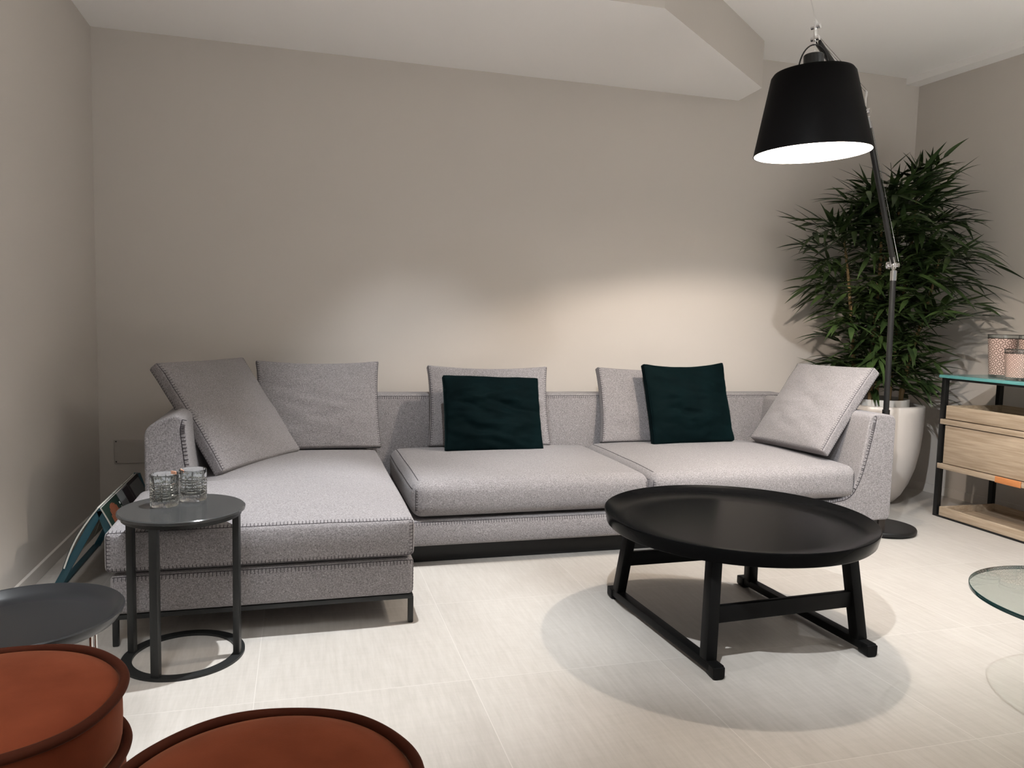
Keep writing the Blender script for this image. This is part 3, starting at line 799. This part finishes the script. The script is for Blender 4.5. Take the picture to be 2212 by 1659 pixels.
# ------------------------------------------------------------------ bamboo in its pot
def bamboo():
    cx, cy = 3.70, 4.19; H = .655
    rng = random.Random(11)
    t = thing('potted_bamboo', (cx, cy, 0), 'tall leafy bamboo plant in glossy white bullet pot, right corner', 'plant')
    R = .285
    prof = [(0, 0), (.10, 0), (.135, .012), (.175, .06), (.215, .14), (.248, .24), (.270, .36), (.281, .48), (R, .60), (R, H-.006), (R-.006, H), (R-.040, H), (R-.044, H-.006), (R-.046, .50), (0, .50)]
    obj('pot', lathe(prof, (cx, cy, 0), seg=96), M['pot'], t, 50)
    obj('liner', lathe([(.205, .52), (.205, H+.035), (.198, H+.035), (.195, .56)], (cx+.0, cy+.02, 0), seg=64, close=True), M['liner'], t, 40)
    obj('soil', lathe([(0, .635), (.1, .632), (.196, .62), (.196, .58), (0, .58)], (cx, cy+.02, 0), seg=40), M['soil'], t, 60)
    XW = lambda y: 4.28+(4.64-y)*.101-.02
    canes = [(-.09, -.05, -.03, 1.95, .0), (.0, -.09, .0, 1.90, .02), (.10, .0, .10, 2.05, .0), (-.13, .05, -.16, 1.75, .02), (.05, .09, .05, 1.95, .0), (.13, -.07, .10, 1.6, -.12)]
    leaves = bmesh.new(); twigs = bmesh.new()
    def ok(p): return p.x < XW(p.y) and p.y < 4.615 and p.z > .42 and p.z < 2.30+.25*(p.x-3.7) and not (p.x < 3.16 and p.z < 1.0) and not (p.x > 3.68 and p.y < 3.84 and p.z < 1.2)
    def leaf(p, d, L, wd, droop, nrm):
        d = d.normalized(); s = d.cross(nrm)
        if s.length < .1: s = d.cross(Vector((.3, .5, .8)))
        s.normalize(); n = s.cross(d)
        pts = []
        K = 6
        cur = p.copy(); dd = d.copy()
        rows = []
        for i in range(K+1):
            f = i/K; wf = (math.sin(PI*f**.60)*(1-.25*f))*wd*.56 if 0 < f < 1 else 0
            rows.append((cur.copy(), wf))
            dd = (dd+Vector((0, 0, -1))*droop/K).normalized(); cur = cur+dd*L/K
        for q, _ in rows:
            if not ok(q): return False
        prev = None
        for q, wf in rows:
            if wf == 0: c3 = [leaves.verts.new(q)]
            else: c3 = [leaves.verts.new(q-s*wf+n*wf*.28), leaves.verts.new(q), leaves.verts.new(q+s*wf+n*wf*.28)]
            if prev:
                if len(prev) == 1: leaves.faces.new((prev[0], c3[1], c3[0])); leaves.faces.new((prev[0], c3[2], c3[1]))
                elif len(c3) == 1: leaves.faces.new((prev[0], prev[1], c3[0])); leaves.faces.new((prev[1], prev[2], c3[0]))
                else:
                    leaves.faces.new((prev[0], prev[1], c3[1], c3[0])); leaves.faces.new((prev[1], prev[2], c3[2], c3[1]))
            prev = c3
        return True
    for (ox, oy, lx, zt, ly) in canes:
        bm = bmesh.new(); p0 = Vector((cx+ox, cy+oy, .62)); pts = []; rr = []
        n = 40
        for i in range(n+1):
            f = i/n; z = .62+(zt-.62)*f
            pts.append(p0+Vector((lx*f**1.3, ly*f**1.3, z-.62))+Vector((.010*math.sin(6*f+ox*30), .010*math.cos(5*f+oy*20), 0)))
            rr.append((.0155*(1-.55*f))*(1.22 if i % 5 == 0 else 1))
        add_tube(bm, pts, rr, seg=10); obj('cane', bm, M['cane'], t, 60)
        z = .82
        for i in range(4, n+1, 1):
            p = pts[i]; f = i/n
            top = f > .88
            for _ in range(rng.choice((1, 2)) if not top else 3):
                az = rng.uniform(0, 2*PI)
                # branches mostly reach into the open room: left and towards the camera
                if rng.random() < .55: az = rng.uniform(PI*.85, PI*1.85)
                el = rng.uniform(.05, .9) if not top else rng.uniform(.4, 1.2)
                L = rng.uniform(.16, .46)*(1 if f > .25 else .75)*(.8 if top else 1)
                d = Vector((math.cos(az)*math.cos(el), math.sin(az)*math.cos(el), math.sin(el)))
                tp = []; cur = p.copy(); dd = d.copy()
                good = True
                for k in range(7):
                    tp.append(cur.copy())
                    dd = (dd+Vector((0, 0, -.10))).normalized(); cur = cur+dd*L/6
                    if not ok(cur+dd*.03): good = False
                if not good: continue
                add_tube(twigs, tp, [.003, .0028, .0025, .0022, .002, .0017, .0012], seg=5)
                nl = rng.randint(6, 9)
                for k in range(nl):
                    g = .38+.62*(k+1)/nl; ii = min(6, int(g*6)); q = tp[ii]; bd = (tp[ii]-tp[ii-1]).normalized()
                    side = bd.cross(Vector((0, 0, 1))).normalized()*(1 if k % 2 else -1)
                    ang = rng.uniform(.35, 1.05) if k < nl-1 else 0.0
                    ld = bd*math.cos(ang)+side*math.sin(ang)+Vector((0, 0, rng.uniform(-.45, .40)))
                    nr = Vector((rng.uniform(-.5, .5), rng.uniform(-.6, .2), 1))
                    leaf(q, ld, rng.uniform(.14, .25), rng.uniform(.023, .037), rng.uniform(.0, .6), nr)
    obj('twigs', twigs, M['leaf'], t, 60)
    obj('foliage', leaves, M['leaf'], t, 179, recalc=False)
bamboo()

# ------------------------------------------------------------------ sideboard at right
def sideboard():
    x0, x1, y1, y0 = 3.80, 4.255, 3.775, 2.35
    t = thing('open_sideboard', (4.0, 3.1, 0), 'pale oak open sideboard with black metal frame and glass top', 'sideboard')
    for x, y in ((x0+.015, y1-.015), (x1-.015, y1-.015), (x0+.015, y0+.015), (x1-.015, y0+.015)):
        obj('post', box(x-.015, x+.015, y-.015, y+.015, 0, .858, .002), M['black_metal'], t, 40)
    for z, th in ((.846, .012), (0, .010)):
        bm = bmesh.new()
        add_box(bm, x0, x0+.03, y0+.03, y1-.03, z, z+th); add_box(bm, x1-.03, x1, y0+.03, y1-.03, z, z+th)
        add_box(bm, x0+.03, x1-.03, y1-.03, y1, z, z+th); add_box(bm, x0+.03, x1-.03, y0, y0+.03, z, z+th)
        obj('frame', bm, M['black_metal'], t, 40)
    g = obj('glass_top', box(x0-.012, x1+.005, y0-.012, y1+.012, .859, .877, .0015), M['teal_glass'], t, 40); g['label'] = 'teal edged glass top'
    ya, yb = y0+.034, y1-.046
    def tray(name, z0, z1, back=True, mat=M['oak']):
        bm = bmesh.new(); th = .014
        add_box(bm, x0+.002, x0+.002+th, ya, yb, z0, z1, .0015); add_box(bm, x1-.04, x1-.04+th, ya, yb, z0, z1, .0015)
        add_box(bm, x0+.016, x1-.04, yb-th, yb, z0, z1, .0015); add_box(bm, x0+.016, x1-.04, ya, ya+th, z0, z1, .0015)
        add_box(bm, x0+.016, x1-.04, ya+th, yb-th, z0, z0+.012)
        return obj(name, bm, mat, t, 40)
    tray('top_tray', .612, .692)
    obj('shelf', box(x0-.008, x1-.032, ya, yb+.030, .576, .607, .0015), M['oak'], t, 40)
    d = obj('drawer', box(x0+.002, x1-.04, ya, yb-.002, .338, .571, .0015), M['oak'], t, 40)
    s = obj('shelf', box(x0-.008, x1-.032, ya, yb+.030, .302, .333, .0015), M['oak'], t, 40)
    o = obj('pull', box(x0-.016, x0-.0085, 3.185, 3.345, .300, .336, .002), M['leather'], s, 40); o['label'] = 'tan leather pull'
    tray('bottom_tray', .011, .066)
sideboard()

def lantern(x, y, h, rb, rt, label):
    z = .8785
    t = thing('candle_holder', (x, y, z), label, 'candle holder', 'patterned candle holders on the sideboard')
    n = 72; lift = .016
    obj('glass_foot', lathe([(0, z), (rb, z), (rb, z+lift), (0, z+lift)], (x, y, 0), seg=64), M['glass'], t, 40)
    bm = bmesh.new(); uvl = bm.loops.layers.uv.new('UVMap'); rows = 8; cell = .042*h/.25
    V = []
    for i in range(rows+1):
        f = i/rows; r = rb+(rt-rb)*f
        V.append([bm.verts.new((x+r*math.cos(2*PI*k/n), y+r*math.sin(2*PI*k/n), z+lift+(h-lift-.022)*f)) for k in range(n)])
    cells = round(2*PI*(rb+rt)/2/cell)
    for i in range(rows):
        for k in range(n):
            f = bm.faces.new((V[i][k], V[i][(k+1) % n], V[i+1][(k+1) % n], V[i+1][k]))
            for l, (a, b) in zip(f.loops, ((k, i), (k+1, i), (k+1, i+1), (k, i+1))): l[uvl].uv = (a/n*cells, b/rows*(h-lift-.022)/cell)
    bm.faces.new(V[-1])
    bm.faces.new(V[0][::-1])
    obj('patterned_body', bm, M['fretwork'], t, 60)
    zr = z+h-.022
    obj('glass_rim', lathe([(rt-.004, zr+.0005), (rt, zr+.0005), (rt+.002, zr+.022), (rt-.002, zr+.022)], (x, y, 0), seg=64, close=True), M['glass'], t, 40)
    bm = bmesh.new(); add_tube(bm, [(x+(rt+.002)*math.cos(2*PI*k/64), y+(rt+.002)*math.sin(2*PI*k/64), zr+.001) for k in range(64)], .0015, seg=6, closed=True)
    add_tube(bm, [(x+(rt+.002)*math.cos(2*PI*k/64), y+(rt+.002)*math.sin(2*PI*k/64), zr+.022) for k in range(64)], .0018, seg=6, closed=True)
    obj('rim_band', bm, M['bronze'], t, 60)
    obj('wick', tube([(x, y, zr), (x, y, zr+.012)], .0012, seg=6), M['black_metal'], t)
lantern(4.02, 3.568, .252, .064, .080, 'tall pink patterned candle holder left of its twin on sideboard')
lantern(4.05, 3.390, .252, .064, .080, 'tall pink patterned candle holder at photo edge, right of its twin')
lantern(3.90, 3.352, .172, .062, .073, 'short pink patterned candle holder in front of the tall ones')

# ------------------------------------------------------------------ magazine rack between the left wall and the chaise
def rack():
    y0, y1, xr, zr, sp = 3.30, 4.02, -.766, .352, .185
    t = thing('magazine_rack', (xr, (y0+y1)/2, 0), 'teal metal A-frame magazine rack between left wall and chaise', 'magazine rack')
    for y in (y0, y1):
        bm = bmesh.new()
        for s in (-1,): add_bar(bm, (xr+s*sp, y, 0), (xr, y, zr), .010, .028, (0, 1, 0), .002)
        add_bar(bm, (xr+.115, y, 0), (xr, y, zr), .010, .028, (0, 1, 0), .002)
        obj('leg_frame', bm, M['teal'], t, 40)
    bm = bmesh.new(); add_bar(bm, (xr, y0, zr), (xr, y1, zr), .014, .012, (1, 0, 0), .002); obj('ridge_bar', bm, M['teal'], t, 40)
    for s, x in ((-1, xr-sp), (1, xr+.115)):
        bm = bmesh.new(); add_bar(bm, (x, y0, .006), (x, y1, .006), .028, .010, (1, 0, 0), .002); obj('runner', bm, M['teal'], t, 40)
    def mag(ya, yb, L, mat, label, extra=()):
        m = thing('magazine', (xr, (ya+yb)/2, zr), label, 'magazine', 'magazines hung over the rack')
        za = zr+.010
        def sheet(sgn, off, ln, y_a, y_b, th):
            run = (-sp if sgn < 0 else .115)/zr
            d = Vector((run, 0, -1)).normalized(); nrm = Vector((-d.z, 0, d.x))*(1 if sgn > 0 else -1)
            if nrm.z < 0: nrm = -nrm
            bm = bmesh.new(); prev = None
            for k in range(11):
                f = k/10; p = Vector((xr+.002*sgn, 0, za))+d*ln*f+nrm*(off+.018*math.sin(PI*f)*.8)
                q = [bm.verts.new((p.x, y_a, p.z)), bm.verts.new((p.x, y_b, p.z)), bm.verts.new((p.x+nrm.x*th, y_b, p.z+nrm.z*th)), bm.verts.new((p.x+nrm.x*th, y_a, p.z+nrm.z*th))]
                if prev:
                    for i in range(4): bm.faces.new((prev[i], prev[(i+1) % 4], q[(i+1) % 4], q[i]))
                else: bm.faces.new(q)
                prev = q
            bm.faces.new(prev[::-1])
            return bm
        for sgn in (-1, 1):
            ln = L if sgn < 0 else L*.95
            o = obj('pages', sheet(sgn, .0, ln, ya+.003, yb-.003, .006), M['paper'], m, 60)
            obj('cover', sheet(sgn, .0065, ln+.002, ya, yb, .0012), mat, m, 60)
        for (sy0, sy1, f0, f1, mt, nm) in extra:
            run = .115/zr; d = Vector((run, 0, -1)).normalized(); nrm = Vector((-d.z, 0, d.x)); nrm = nrm if nrm.z > 0 else -nrm
            bm = bmesh.new(); c = Vector((xr+.002, 0, za))
            def P(y, f): return Vector((c.x, y, c.z))+d*L*f+nrm*(.0081+.018*math.sin(PI*f)*.8)+Vector((0, y-y, 0))
            K = 6; prev = None
            for k in range(K+1):
                f = f0+(f1-f0)*k/K; a, b = P(sy0, f), P(sy1, f); q = [bm.verts.new(a), bm.verts.new(b), bm.verts.new(b+nrm*.0006), bm.verts.new(a+nrm*.0006)]
                if prev:
                    for i in range(4): bm.faces.new((prev[i], prev[(i+1) % 4], q[(i+1) % 4], q[i]))
                else: bm.faces.new(q)
                prev = q
            bm.faces.new(prev[::-1])
            obj(nm, bm, mt, m)
        return m
    e = []
    for k in range(9):                                      # rust dandelion-like disc on the green cover
        y = 3.335+k*.016; hh = .085*math.sqrt(max(0.02, 1-((k-4)/4.6)**2)); e.append((y, y+.012, .34-hh/.26*.9, .34+hh/.26*.9, M['rust_print'], 'printed_motif'))
    for k in range(4): e.append((3.505, 3.517, .12+k*.075, .16+k*.075, M['white_print'], 'title_letter'))
    mag(3.285, 3.53, .27, M['cover_green'], 'open magazine with dark green cover and rust motif, hung nearest on the rack', e)
    mag(3.535, 3.73, .27, M['cover_grey'], 'open magazine with pale grey cover in the middle of the rack', [(3.63, 3.725, .02, .98, M['cover_purple'], 'printed_panel')])
    mag(3.735, 3.96, .27, M['cover_purple'], 'open magazine with dark plum cover farthest back on the rack', [(3.76, 3.95, .06, .42, M['cover_grey'], 'printed_panel')])
rack()
